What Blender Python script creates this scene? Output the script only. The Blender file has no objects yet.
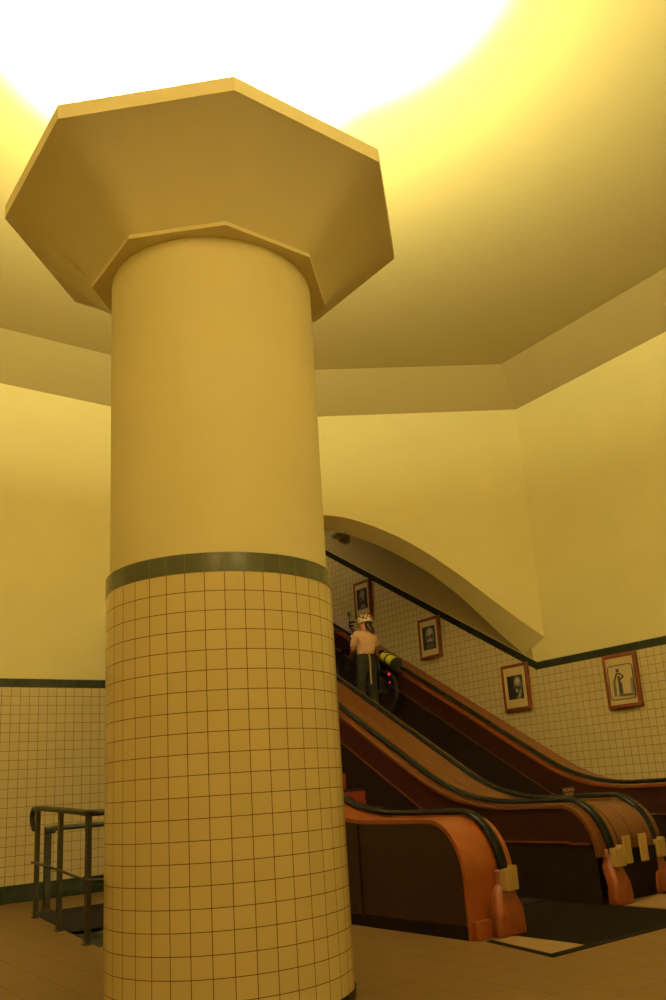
import bpy, bmesh, math, random
from mathutils import Vector, Matrix, Euler
random.seed(7)
sc = bpy.context.scene
COL = sc.collection
PI = math.pi
sin, cos, sqrt = math.sin, math.cos, math.sqrt

# ------------------------------------------------------------------ materials
def new_mat(name):
    m = bpy.data.materials.new(name); m.use_nodes = True
    nt = m.node_tree; b = nt.nodes['Principled BSDF']
    return m, nt, b

def simple(name, col, rough=.5, metal=0., spec=.5, var=.0, scale=6., bump=0., stretch=None, coat=0., emit=None):
    m, nt, b = new_mat(name)
    b.inputs['Roughness'].default_value = rough
    b.inputs['Metallic'].default_value = metal
    b.inputs['Specular IOR Level'].default_value = spec
    b.inputs['Coat Weight'].default_value = coat
    b.inputs['Coat Roughness'].default_value = .15
    if emit:
        b.inputs['Emission Color'].default_value = (*emit[0], 1); b.inputs['Emission Strength'].default_value = emit[1]
    if var > 0 or bump > 0:
        tc = nt.nodes.new('ShaderNodeTexCoord'); mp = nt.nodes.new('ShaderNodeMapping')
        mp.inputs['Scale'].default_value = stretch or (1, 1, 1)
        nz = nt.nodes.new('ShaderNodeTexNoise'); nz.inputs['Scale'].default_value = scale; nz.inputs['Detail'].default_value = 5
        nt.links.new(tc.outputs['Object'], mp.inputs['Vector']); nt.links.new(mp.outputs['Vector'], nz.inputs['Vector'])
        rp = nt.nodes.new('ShaderNodeValToRGB')
        rp.color_ramp.elements[0].position = .3; rp.color_ramp.elements[1].position = .7
        rp.color_ramp.elements[0].color = (*[c*(1-var) for c in col], 1)
        rp.color_ramp.elements[1].color = (*[min(1, c*(1+var)) for c in col], 1)
        nt.links.new(nz.outputs['Fac'], rp.inputs['Fac']); nt.links.new(rp.outputs['Color'], b.inputs['Base Color'])
        if bump > 0:
            bp = nt.nodes.new('ShaderNodeBump'); bp.inputs['Strength'].default_value = bump; bp.inputs['Distance'].default_value = .01
            nt.links.new(nz.outputs['Fac'], bp.inputs['Height']); nt.links.new(bp.outputs['Normal'], b.inputs['Normal'])
    else:
        b.inputs['Base Color'].default_value = (*col, 1)
    return m

def tile_mat(name, col, grout, joint=.035, rough=.25, var=.06, spec=.5):
    """square glazed tiles: UV counts tiles"""
    m, nt, b = new_mat(name); N = nt.nodes; L = nt.links
    uv = N.new('ShaderNodeTexCoord')
    sep = N.new('ShaderNodeSeparateXYZ'); L.new(uv.outputs['UV'], sep.inputs[0])
    def math_(op, a, bb=None):
        n = N.new('ShaderNodeMath'); n.operation = op
        if isinstance(a, (int, float)): n.inputs[0].default_value = a
        else: L.new(a, n.inputs[0])
        if bb is not None:
            if isinstance(bb, (int, float)): n.inputs[1].default_value = bb
            else: L.new(bb, n.inputs[1])
        return n.outputs[0]
    ms = []; fl = []
    for ax in ('X', 'Y'):
        f = math_('FRACT', sep.outputs[ax]); fl.append(math_('FLOOR', sep.outputs[ax]))
        ms.append(math_('GREATER_THAN', math_('ABSOLUTE', math_('SUBTRACT', f, .5)), .5-joint/2))
    mask = math_('MAXIMUM', ms[0], ms[1])
    cmb = N.new('ShaderNodeCombineXYZ'); L.new(fl[0], cmb.inputs[0]); L.new(fl[1], cmb.inputs[1])
    wn = N.new('ShaderNodeTexWhiteNoise'); wn.noise_dimensions = '2D'; L.new(cmb.outputs[0], wn.inputs['Vector'])
    rp = N.new('ShaderNodeValToRGB')
    rp.color_ramp.elements[0].color = (*[c*(1-var) for c in col], 1); rp.color_ramp.elements[1].color = (*[min(1, c*(1+var)) for c in col], 1)
    L.new(wn.outputs['Value'], rp.inputs['Fac'])
    mx = N.new('ShaderNodeMix'); mx.data_type = 'RGBA'
    L.new(mask, mx.inputs[0]); L.new(rp.outputs['Color'], mx.inputs[6]); mx.inputs[7].default_value = (*grout, 1)
    L.new(mx.outputs[2], b.inputs['Base Color'])
    rg = math_('ADD', math_('MULTIPLY', mask, .9-rough), rough); L.new(rg, b.inputs['Roughness'])
    b.inputs['Specular IOR Level'].default_value = spec
    bp = N.new('ShaderNodeBump'); bp.inputs['Strength'].default_value = .25; bp.inputs['Distance'].default_value = .003
    L.new(math_('SUBTRACT', 1.0, mask), bp.inputs['Height']); L.new(bp.outputs['Normal'], b.inputs['Normal'])
    return m

PLASTER = (.86, .795, .46)
M = {}
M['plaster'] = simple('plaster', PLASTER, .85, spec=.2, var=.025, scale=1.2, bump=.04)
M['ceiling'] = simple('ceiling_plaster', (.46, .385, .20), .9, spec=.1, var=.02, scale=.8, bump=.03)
M['column'] = simple('column_plaster', (.77, .71, .46), .6, spec=.3, var=.02, scale=2)
M['tile'] = tile_mat('cream_tile', (.63, .54, .32), (.15, .085, .035), .05, var=.03)
M['coltile'] = tile_mat('column_tile', (.66, .56, .315), (.09, .045, .016), .038, rough=.16, var=.035)
M['band'] = tile_mat('dark_green_tile', (.014, .018, .010), (.04, .038, .022), .03, var=.15, spec=.25)
M['colband'] = tile_mat('column_band_tile', (.070, .078, .050), (.13, .12, .065), .03, var=.12)
M['floor'] = tile_mat('floor_tile', (.138, .080, .026), (.112, .064, .020), .012, rough=.45, var=.04, spec=.3)
M['floorbare'] = simple('pale_floor', (.24, .155, .06), .5, var=.06, scale=5)
M['mat'] = simple('dark_metal_plate', (.0045, .0034, .0016), .8, metal=0., spec=.02, var=.3, scale=9, bump=.1)
M['strip'] = simple('dark_strip', (.006, .005, .003), .8, spec=.03)
M['wood'] = simple('varnished_wood', (.12, .034, .008), .35, var=.35, scale=5, stretch=(8, .8, 8), coat=.5)
M['deckwood'] = simple('deck_wood', (.088, .026, .0045), .45, var=.3, scale=5, stretch=(9, .7, 9), coat=.18, spec=.35)
M['edgewood'] = simple('red_brown_edge_wood', (.15, .036, .006), .4, var=.25, scale=5, stretch=(9, .7, 9), coat=.25)
M['panel'] = simple('dark_wood_panel', (.015, .004, .0013), .42, spec=.3, var=.3, scale=5, stretch=(6, .7, 6), coat=.12)
M['skirt'] = simple('dark_skirt', (.008, .005, .0022), .55, spec=.05, var=.2, scale=6)
M['orange'] = simple('orange_painted_metal', (.235, .052, .0065), .42, var=.14, scale=7, coat=.2)
M['boot'] = simple('orange_boot_paint', (.19, .040, .0055), .5, var=.25, scale=12, coat=.15)
M['brush'] = simple('cream_bristle', (.40, .27, .09), .9, var=.22, scale=60, stretch=(3, 3, .15), bump=.3)
M['rubber'] = simple('black_rubber', (.006, .0065, .0045), .2, spec=.05)
M['trim'] = simple('brass_trim', (.22, .11, .035), .4, metal=.8)
M['step'] = simple('step_metal', (.016, .010, .005), .5, metal=0., spec=.1, var=.3, scale=20, stretch=(1, 6, 1))
M['riser'] = simple('red_wood_riser', (.20, .03, .008), .45, var=.3, scale=14)
M['rail'] = simple('green_grey_paint', (.022, .020, .010), .45, spec=.3, var=.12, scale=10)
M['stair'] = simple('dark_stone_stair', (.05, .048, .032), .6, var=.2, scale=8)
M['pit'] = simple('dark_pit_wall', (.012, .010, .006), .7, spec=.2)
M['frame'] = simple('red_brown_frame', (.17, .038, .009), .4, var=.2, scale=9, coat=.3)
M['paper'] = simple('cream_paper', (.62, .50, .27), .6)
M['black'] = simple('black_print', (.012, .010, .008), .4)
for i, v in enumerate((.05, .12, .24, .42)):
    M['grey%d' % i] = simple('grey_print_%d' % i, (v, v*.92, v*.74), .5, var=.25, scale=40)
M['ink'] = simple('grey_ink', (.045, .04, .035), .5)
M['lampglass'] = simple('grey_lamp_glass', (.50, .44, .28), .3)
M['lampmetal'] = simple('lamp_metal', (.12, .10, .07), .4, metal=.6)
M['uplens'] = simple('uplight_glass', (.8, .75, .6), .3)
M['skin'] = simple('skin', (.40, .16, .085), .5)
M['shirt'] = simple('peach_shirt', (.78, .50, .37), .8, var=.06, scale=14, bump=.1)
M['trousers'] = simple('dark_olive_trousers', (.014, .0145, .009), .9, spec=.2, var=.1, scale=14)
M['hair'] = simple('dark_hair', (.025, .013, .008), .5)
M['helmet'] = simple('white_helmet', (.80, .75, .62), .3)
M['dot_red'] = simple('red_dot', (.55, .10, .04), .4)
M['dot_black'] = simple('black_dot', (.02, .02, .02), .4)
M['dot_orange'] = simple('orange_dot', (.7, .3, .06), .4)
M['strap'] = simple('yellow_strap', (.42, .33, .12), .7)
M['shoe'] = simple('dark_shoe', (.03, .028, .025), .6)
M['bike'] = simple('black_bike_paint', (.012, .012, .012), .4, spec=.2)
M['tyre'] = simple('tyre_rubber', (.010, .010, .010), .8, spec=.1)
M['chrome'] = simple('chrome', (.7, .7, .68), .2, metal=1)
M['yellow'] = simple('lime_yellow_fabric', (.46, .48, .03), .6)
M['bagblack'] = simple('black_bag_fabric', (.014, .014, .014), .7)
M['redlight'] = simple('red_rear_light', (.7, .02, .05), .3, emit=((1, .03, .10), 1.4))
M['whitelight'] = simple('white_front_light', (.8, .8, .75), .3, emit=((1, .95, .85), .25))
M['signplate'] = simple('dark_sign', (.02, .015, .01), .5)
M['signtext'] = simple('cream_lettering', (.62, .32, .10), .5)

# ------------------------------------------------------------------ mesh helpers
class MB:
    def __init__(s): s.v = []; s.f = []; s.m = []; s.uv = []; s.sm = []
    def face(s, pts, mat=0, uv=None, smooth=False):
        i = len(s.v); s.v += [tuple(p) for p in pts]; s.f.append(tuple(range(i, i+len(pts)))); s.m.append(mat)
        s.uv.append(uv or [(0, 0)]*len(pts)); s.sm.append(smooth)
    def grid(s, rows, mat=0, closed=False, smooth=True, flip=False):
        """rows: list of equal length point lists, shared vertices"""
        i0 = len(s.v); n = len(rows[0])
        for r in rows: s.v += [tuple(p) for p in r]
        for a in range(len(rows)-1):
            for b in range(n if closed else n-1):
                c = (b+1) % n
                q = (i0+a*n+b, i0+a*n+c, i0+(a+1)*n+c, i0+(a+1)*n+b)
                s.f.append(q[::-1] if flip else q); s.m.append(mat); s.uv.append([(0, 0)]*4); s.sm.append(smooth)
    def cap(s, pts, mat=0, flip=False):
        s.face(pts[::-1] if flip else pts, mat)
    def box(s, a, b, mat=0):
        x0, y0, z0 = a; x1, y1, z1 = b
        P = [(x0, y0, z0), (x1, y0, z0), (x1, y1, z0), (x0, y1, z0), (x0, y0, z1), (x1, y0, z1), (x1, y1, z1), (x0, y1, z1)]
        i = len(s.v); s.v += P
        for q in ((0, 3, 2, 1), (4, 5, 6, 7), (0, 1, 5, 4), (1, 2, 6, 5), (2, 3, 7, 6), (3, 0, 4, 7)):
            s.f.append(tuple(i+k for k in q)); s.m.append(mat); s.uv.append([(0, 0)]*4); s.sm.append(False)
    def tube(s, pts, r, n=10, mat=0, cap=True, closed=False):
        pts = [Vector(p) for p in pts]; rs = r if isinstance(r, (list, tuple)) else [r]*len(pts)
        rows = []; up = None
        for i, p in enumerate(pts):
            if closed: t = (pts[(i+1) % len(pts)]-pts[i-1])
            else: t = pts[min(i+1, len(pts)-1)]-pts[max(i-1, 0)]
            t.normalize()
            if up is None: up = Vector((0, 0, 1)) if abs(t.z) < .9 else Vector((1, 0, 0))
            a = up-t*up.dot(t)
            if a.length < 1e-5: a = t.orthogonal()
            a.normalize(); up = a; b = t.cross(a)
            rows.append([p+(a*cos(2*PI*k/n)+b*sin(2*PI*k/n))*rs[i] for k in range(n)])
        if closed: rows.append(rows[0])
        s.grid(rows, mat, closed=True)
        if cap and not closed: s.cap(rows[0], mat, True); s.cap(rows[-1], mat)
    def sphere(s, c, r, mat=0, nu=14, nv=9, M3=None):
        c = Vector(c); r = Vector(r if isinstance(r, (tuple, list)) else (r, r, r)); rows = []
        for i in range(nv+1):
            th = PI*i/nv
            row = []
            for k in range(nu):
                p = Vector((r.x*sin(th)*cos(2*PI*k/nu), r.y*sin(th)*sin(2*PI*k/nu), r.z*cos(th)))
                if M3: p = M3 @ p
                row.append(c+p)
            rows.append(row)
        s.grid(rows, mat, closed=True, flip=True)
    def prism(s, poly, axis, a0, a1, mat=0):
        """poly: 2D; axis 'x' -> (y,z) ; 'y' -> (x,z); 'z' -> (x,y)"""
        def P(q, a): return {'x': (a, q[0], q[1]), 'y': (q[0], a, q[1]), 'z': (q[0], q[1], a)}[axis]
        A = [P(q, a0) for q in poly]; B = [P(q, a1) for q in poly]; n = len(poly)
        s.face(A[::-1], mat); s.face(B, mat)
        for i in range(n): s.face([A[i], A[(i+1) % n], B[(i+1) % n], B[i]], mat)

ORG = {}
def wloc(o): return ORG.get(o.name, Vector((0, 0, 0)))
def obj(name, mb, mats, parent=None, weld=True, bevel=0.):
    o_ = wloc(parent) if parent else Vector((0, 0, 0))
    me = bpy.data.meshes.new(name)
    me.from_pydata([tuple(Vector(p)-o_) for p in mb.v], [], mb.f)
    for k in (mats if isinstance(mats, (list, tuple)) else [mats]): me.materials.append(M[k] if isinstance(k, str) else k)
    uvl = me.uv_layers.new(name='UVMap'); k = 0
    for pi, p in enumerate(me.polygons):
        p.material_index = mb.m[pi]; p.use_smooth = mb.sm[pi]
        for j, li in enumerate(p.loop_indices): uvl.data[li].uv = mb.uv[pi][j]
    bm = bmesh.new(); bm.from_mesh(me)
    if weld:
        bmesh.ops.remove_doubles(bm, verts=bm.verts, dist=1e-5)
        bmesh.ops.recalc_face_normals(bm, faces=bm.faces)
    bm.to_mesh(me); bm.free()
    me.set_sharp_from_angle(angle=math.radians(38))
    o = bpy.data.objects.new(name, me); COL.objects.link(o)
    if parent: o.parent = parent
    ORG[o.name] = o_
    if bevel > 0:
        b = o.modifiers.new('bevel', 'BEVEL'); b.width = bevel; b.segments = 2; b.limit_method = 'ANGLE'
    return o
def thing(name, label, cat, loc=(0, 0, 0), group=None):
    o = bpy.data.objects.new(name, None); COL.objects.link(o); o.location = loc; o.empty_display_size = .1
    ORG[o.name] = Vector(loc); o['label'] = label; o['category'] = cat
    if group: o['group'] = group
    return o
def tag(o, label, cat, group=None):
    o['label'] = label; o['category'] = cat
    if group: o['group'] = group
    return o
def struct(o, label=None, cat=None):
    o['kind'] = 'structure'
    if label: o['label'] = label
    if cat: o['category'] = cat
    return o

# ------------------------------------------------------------------ room
T = .127
XR = 10.949
ZT, ZB, ZBASE, ZTOP, ZCEIL = 3.01, 2.888, .23, 7.53, 8.11
TH = .014
TAN = math.tan(math.radians(30))
TANB = .594
def zband(y): return ZT+max(0., y-9.62)*TANB           # top of the dark band on the right wall

def plain_wall(name, p0, p1, label, ztop=ZTOP, zlow=0.):
    """vertical wall from p0 to p1, room on the left of p0->p1"""
    a = Vector((*p0, 0)); b = Vector((*p1, 0)); d = (b-a); Ln = d.length; d.normalize(); n = Vector((-d.y, d.x, 0))
    mb = MB()
    def quad(z0, z1, off, mat, u0=0., v0=None):
        o = n*off; v0 = z1 if v0 is None else v0
        P = [a+o+Vector((0, 0, z0)), b+o+Vector((0, 0, z0)), b+o+Vector((0, 0, z1)), a+o+Vector((0, 0, z1))]
        mb.face(P, mat, [(0, (z0-v0)/T), (Ln/T, (z0-v0)/T), (Ln/T, (z1-v0)/T), (0, (z1-v0)/T)])
    if zlow < 1:
        quad(ZT, ztop, 0, 0)
        e = n*TH; z = Vector((0, 0, ZT))
        mb.face([a+z, a+e+z, b+e+z, b+z], 2)
        quad(ZB, ZT, TH, 2); quad(ZBASE, ZB, TH, 1)
    else: quad(zlow, ztop, 0, 0)
    o = struct(obj(name, mb, ['plaster', 'tile', 'band'], weld=False))
    if zlow < 1:
        mb = MB(); quad(0, ZBASE, TH+.004, 0); e0 = n*TH; e1 = n*(TH+.004); z = Vector((0, 0, ZBASE))
        mb.face([a+e0+z, a+e1+z, b+e1+z, b+e0+z], 0)
        struct(obj(name.replace('wall', 'baseboard'), mb, ['band'], weld=False))
    return o
ROOM = [(XR, 1.5), (XR, 9.40), (5.98, 12.62), (-1.0, 12.62), (-5.2, 8.0), (-5.2, 1.5), (-1.0, -2.7), (6.0, -2.7)]
plain_wall('wall_left', (4.70, 12.62), (-1.0, 12.62), '')
plain_wall('wall_left_corner', (-1.0, 12.62), (-5.2, 8.0), '')
plain_wall('wall_west', (-5.2, 8.0), (-5.2, 1.5), '')
plain_wall('wall_near_corner', (-5.2, 1.5), (-1.0, -2.7), '')
plain_wall('wall_behind', (-1.0, -2.7), (6.0, -2.7), '')
plain_wall('wall_near_right', (6.0, -2.7), (XR, 1.5), '')
plain_wall('wall_left_upper', (5.98, 12.62), (4.70, 12.62), '', zlow=4.6)

# right wall with the tile dado that climbs with the escalators
mb = MB()
YEND = 23.0
ys = [1.5, 9.40, 9.62, 12., 15., 18., YEND]
for y0, y1 in zip(ys[:-1], ys[1:]):
    za, zb = zband(y0), zband(y1)
    ha = .122 if y1 <= 9.63 else .141
    x1 = XR; x0 = XR+TH if y1 > 9.45 else XR
    ztop = (lambda y: ZTOP) if y1 <= 9.41 else (lambda y: max(ZTOP, zband(y)+.6)) if y1 < 9.7 else (lambda y: zband(y)+.25)
    mb.face([(x0, y0, za), (x0, y1, zb), (x0, y1, ztop(y1)), (x0, y0, ztop(y0))], 0)
    if x0 > x1: mb.face([(x0, y0, za), (x0, y1, zb), (x1, y1, zb), (x1, y0, za)], 2)
    Ls = sqrt((y1-y0)**2+(zb-za)**2)
    u0 = (y0-9.62)/T
    mb.face([(x1, y0, za-ha), (x1, y1, zb-ha), (x1, y1, zb), (x1, y0, za)], 2, [(u0, 0.02), (u0+Ls/T, .02), (u0+Ls/T, .98), (u0, .98)])
    zl = ZBASE
    mb.face([(x1, y0, zl), (x1, y1, zl), (x1, y1, zb-ha), (x1, y0, za-ha)], 1,
            [(y0/T, (zl-ZB)/T), (y1/T, (zl-ZB)/T), (y1/T, (zb-ha-ZB)/T), (y0/T, (za-ha-ZB)/T)])
struct(obj('wall_right', mb, ['plaster', 'tile', 'band'], weld=False))
mb = MB(); mb.box((XR-.004, 1.5, 0), (XR+.02, YEND, ZBASE)); struct(obj('baseboard_right', mb, ['band']))

# slanting wall over the shaft, with the flat arch
A0 = Vector((XR, 9.40, 0)); AD = Vector((5.98-XR, 12.62-9.40, 0)).normalized(); AN = Vector((-AD.y, AD.x, 0))
if AN.y < 0: AN = -AN
OUT = [(-.25, 3.20), (0, 3.41), (.18, 3.55), (.371, 3.707), (.839, 4.11), (1.31, 4.534), (1.79, 4.92), (2.277, 5.25), (2.774, 5.50), (3.192, 5.65), (3.5, 5.705), (3.75, 5.72)]
INN = [(-.25, 2.60), (0, 2.93), (.18, 3.12), (.371, 3.30), (.60, 3.52), (.79, 3.742), (1.262, 4.262), (1.749, 4.699), (2.248, 5.031), (2.585, 5.23), (3.097, 5.46), (3.45, 5.555), (3.75, 5.59)]
def lerp(T_, s):
    s = s if s <= 3.75 else 7.5-s
    for (a, za), (b, zb) in zip(T_[:-1], T_[1:]):
        if a <= s <= b:
            return za+(zb-za)*(s-a)/(b-a)
    return T_[0][1] if s < T_[0][0] else T_[-1][1]
def smoothz(T_, s):
    return (lerp(T_, s-.12)+2*lerp(T_, s)+lerp(T_, s+.12))/4 if .1 < s < 7.4 else lerp(T_, s)
mb = MB()
NS = 120
S = [7.46*i/NS for i in range(NS+1)]
DEP = .42
def dpt(s, off, z): q = A0+AD*s+AN*off; return (q.x, q.y, z)
mb.grid([[dpt(s, 0, ZTOP) for s in S], [dpt(s, 0, smoothz(OUT, s)) for s in S]], 0, smooth=False)
S2 = [-.30+(7.46+.30)*i/NS for i in range(NS+1)]
mb.grid([[dpt(s, 0, smoothz(OUT, s)) for s in S2], [dpt(s, DEP, smoothz(INN, s)) for s in S2]], 0, smooth=True)
mb.grid([[dpt(s, DEP, smoothz(INN, s)) for s in S2], [dpt(s, DEP, 8.6) for s in S2]], 0, smooth=False)
struct(obj('wall_back', mb, ['plaster'], weld=True))

# shaft vault, left shaft wall, upper end
XC, HW, RISE = 7.82, 3.143, 2.0
mb = MB()
rows = []
for i in range(41):
    a = PI*i/40; x = XC+HW*cos(a); xx = min(max(x, 4.7), XR)
    y0 = 9.40+(XR-xx)*.648+.30
    row = []
    for j in range(25):
        y = y0+(YEND-y0)*j/24
        row.append((x, y, 3.02+TANB*(y-9.62)+RISE*sin(a)))
    rows.append(row)
mb.grid(rows, 0, smooth=True)
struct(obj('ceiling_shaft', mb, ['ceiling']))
mb = MB()
mb.face([(4.70, 12.62, 0), (4.70, YEND, 0), (4.70, YEND, zband(YEND)-.12), (4.70, 12.62, zband(12.62)-.12)], 1,
        [(0, 0), ((YEND-12.62)/T, 0), ((YEND-12.62)/T, (zband(YEND)-.12)/T), (0, (zband(12.62)-.12)/T)])
mb.face([(4.70, 12.62, zband(12.62)-.12), (4.70, YEND, zband(YEND)-.12), (4.70, YEND, zband(YEND)+.1), (4.70, 12.62, zband(12.62)+.1)], 2)
mb.face([(4.69, 12.62, 3), (4.69, 13.9, 3), (4.69, 13.9, 8.4), (4.69, 12.62, 8.4)], 0)
struct(obj('wall_shaft_left', mb, ['plaster', 'tile', 'band'], weld=False))
mb = MB(); mb.face([(4.6, YEND, 0), (11.05, YEND, 0), (11.05, YEND, 14), (4.6, YEND, 14)], 0)
struct(obj('wall_shaft_end', mb, ['plaster'], weld=False))

# ceiling with its sloping border
def inset(poly, d):
    n = len(poly); out = []
    L = []
    for i in range(n):
        a = Vector(poly[i]); b = Vector(poly[(i+1) % n]); t = (b-a).normalized(); nn = Vector((-t.y, t.x)); L.append((a+nn*d, t))
    for i in range(n):
        p, t = L[i-1]; q, u = L[i]
        den = t.x*u.y-t.y*u.x; w = q-p; k = (w.x*u.y-w.y*u.x)/den
        out.append(p+t*k)
    return out
INS = inset(ROOM, .62)
mb = MB()
n = len(ROOM)
for i in range(n):
    j = (i+1) % n
    mb.face([(*ROOM[i], ZTOP), (*ROOM[j], ZTOP), (*INS[j], ZCEIL), (*INS[i], ZCEIL)], 0)
mb.face([(*p, ZCEIL) for p in INS], 0)
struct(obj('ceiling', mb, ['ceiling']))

# floor (with the stairwell cut out)
PITX0, PITX1, PITY0, PITY1 = 2.90, 4.45, 7.85, 11.16
mb = MB()
FT = .30
def fl(P, mat=0): mb.face([(x, y, 0) for x, y in P], mat, [(x/FT, y/FT) for x, y in P])
fl([(-6, -3.5), (11.2, -3.5), (11.2, PITY0), (-6, PITY0)])
fl([(-6, PITY1), (11.2, PITY1), (11.2, YEND), (-6, YEND)])
fl([(-6, PITY0), (2.86, PITY0), (3.24, PITY1), (-6, PITY1)])
fl([(PITX1, PITY0), (11.2, PITY0), (11.2, PITY1), (PITX1, PITY1)])
struct(obj('floor', mb, ['floor'], weld=False))
# stairwell going down
mb = MB()
for P in ([(2.86, PITY0), (3.24, PITY1)], [(3.24, PITY1), (PITX1, PITY1)], [(PITX1, PITY1), (PITX1, PITY0)], [(PITX1, PITY0), (2.86, PITY0)]):
    (xa, ya), (xb, yb) = P
    mb.face([(xa, ya, -2.4), (xb, yb, -2.4), (xb, yb, 0), (xa, ya, 0)], 0)
struct(obj('wall_stairwell', mb, ['pit'], weld=False))
st = thing('staircase', 'dark stone stair going down through the floor behind the railing', 'staircase', (3.7, 9.5, -2.4))
for k in range(11):
    y1 = PITY1-.30*k; z = -.28-.18*k
    xl = 2.86+.38*(y1-PITY0)/(PITY1-PITY0)
    mb = MB(); mb.box((xl-.02+.02, y1-.30, -2.39), (PITX1, y1, z)); mb.box((xl, y1-.325, z-.035), (PITX1, y1, z))
    obj('step', mb, ['stair'], st, weld=False)

# ------------------------------------------------------------------ column
CX, CY = 2.617, 4.963
RT, RP = .735, .711
col = thing('column', 'round tiled column with octagonal capital standing in front of the escalators', 'column', (CX, CY, 0))
def cyl(mb, r, z0, z1, n=160, mat=0, tile=None, top=None):
    az0 = math.radians(-116.084)
    for i in range(n):
        a, b = az0+2*PI*i/n, az0+2*PI*(i+1)/n
        ua, ub = 40*i/n, 40*(i+1)/n
        v0, v1 = tile if tile else (0, 1)
        mb.face([(CX+r*cos(a), CY+r*sin(a), z0), (CX+r*cos(b), CY+r*sin(b), z0), (CX+r*cos(b), CY+r*sin(b), z1), (CX+r*cos(a), CY+r*sin(a), z1)], mat,
                [(ua, v0), (ub, v0), (ub, v1), (ua, v1)], True)
        if top is not None:
            mb.face([(CX+r*cos(a), CY+r*sin(a), z1), (CX+r*cos(b), CY+r*sin(b), z1), (CX+top*cos(b), CY+top*sin(b), z1), (CX+top*cos(a), CY+top*sin(a), z1)], mat,
                    [(ua, .3), (ub, .3), (ub, .6), (ua, .6)])
ZK0, ZK1 = 2.4675, 2.583
mb = MB(); cyl(mb, RP, ZK1-.05, 4.74); o = obj('plaster_shaft', mb, ['column'], col)
mb = MB(); cyl(mb, RT, .055, ZK0, tile=(-21, 0)); obj('tile_cladding', mb, ['coltile'], col)
mb = MB(); cyl(mb, RT+.002, ZK0, ZK1, tile=(.02, .98), top=RP-.01); obj('tile_band', mb, ['colband'], col)['label'] = 'band of grey-green tiles round the column'
mb = MB(); cyl(mb, RT+.006, 0, .057, tile=(.02, .98), top=RT-.02); obj('base_band', mb, ['band'], col)['label'] = 'dark tile base of the column'
# capital
def octa(r, z): return [(CX+r*cos(math.radians(158.5+45*k)), CY+r*sin(math.radians(158.5+45*k)), z) for k in range(8)]
mb = MB()
prof = [(.8455, 4.756), (.93, 4.86), (1.05, 4.975), (1.19, 5.085), (1.33, 5.172), (1.4345, 5.217)]
sub = []
def octa_n(r, z, m=6):
    P = octa(r, z); out = []
    for k in range(8):
        a, b = Vector(P[k]), Vector(P[(k+1) % 8])
        for j in range(m): out.append(a.lerp(b, j/m))
    return out
mb.grid([octa_n(r, z) for r, z in prof], 0, closed=True, smooth=True)
mb.grid([octa(1.4345, 5.217), octa(1.4345, 5.319)], 0, closed=True, smooth=False)
mb.grid([octa(1.4345, 5.319), octa(1.33, 5.319), octa(1.33, 5.24), octa(.2, 5.24)], 0, closed=True, smooth=False)
mb.cap(octa(.2, 5.24), 0)
obj('capital', mb, ['column'], col, weld=False)['label'] = 'wide octagonal flared capital'
mb = MB()
mb.grid([octa(.8455, 4.756), octa(.8455, 4.728), octa(.70, 4.728)], 0, closed=True, smooth=False)
obj('capital_collar', mb, ['column'], col, weld=False)

# ------------------------------------------------------------------ escalators
ZH = .958
def path(yf, yk, zt=ZH, yend=21.0, zstart=.42, a=.47):
    b = zt-.42; P = []
    if zstart < .42: P.append((yf+.03, zstart))
    for i in range(15):
        t = PI/2*i/14
        P.append((yf+.03+a*(1-cos(t)), .42+b*sin(t)))
    ya = yk-.75
    y = P[-1][0]
    k = 4
    for i in range(1, k+1): P.append((y+(ya-y)*i/k, zt))
    c = cos(math.radians(30)); s_ = sin(math.radians(30))
    p0, p1, p2 = (ya, zt), (yk, zt), (yk+.75*c, zt+.75*s_)
    for i in range(1, 15):
        t = i/14
        P.append(tuple((1-t)**2*p0[m]+2*t*(1-t)*p1[m]+t*t*p2[m] for m in (0, 1)))
    y0 = P[-1][0]
    for i in range(1, 13):
        y = y0+(yend-y0)*i/12; P.append((y, zt+(y-yk)*TAN))
    return P
def normals(P):
    N = []
    for i in range(len(P)):
        a = P[max(i-1, 0)]; b = P[min(i+1, len(P)-1)]
        dy, dz = b[0]-a[0], b[1]-a[1]; l = math.hypot(dy, dz); N.append((-dz/l, dy/l))
    return N
def offs(P, d): return [(p[0]+n[0]*d, p[1]+n[1]*d) for p, n in zip(P, normals(P))]
def sweep(mb, P, section, mat=0, smooth=False):
    """section: (x, d) closed"""
    N = normals(P)
    rows = [[(x, p[0]+n[0]*d, p[1]+n[1]*d) for x, d in section] for p, n in zip(P, N)]
    mb.grid(rows, mat, closed=True, smooth=smooth)
    mb.cap(rows[0], mat); mb.cap(rows[-1], mat, True)
def ribbon(mb, P, x0, x1, d0, d1, mat=0):
    sweep(mb, P, [(x0, d0), (x1, d0), (x1, d1), (x0, d1)], mat)
def handrail_mb(P, xc):
    mb = MB(); sec = []
    for k in range(14):
        a = 2*PI*k/14; sec.append((xc+.050*cos(a), -.028+.030*sin(a)*(1 if sin(a) > 0 else .7)))
    sweep(mb, P, sec, 0, True); return mb
def curtain(mb, top, bot, x0, x1, mat=0):
    """solid plate between two curves of (y,z)"""
    sec = []
    rows = [[(x0, t[0], t[1]), (x1, t[0], t[1]), (x1, b[0], b[1]), (x0, b[0], b[1])] for t, b in zip(top, bot)]
    mb.grid(rows, mat, closed=True, smooth=False); mb.cap(rows[0], mat); mb.cap(rows[-1], mat, True)
def vdown(P, dz, zmin): return [(p[0], max(zmin, p[1]-dz)) for p in P]
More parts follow.
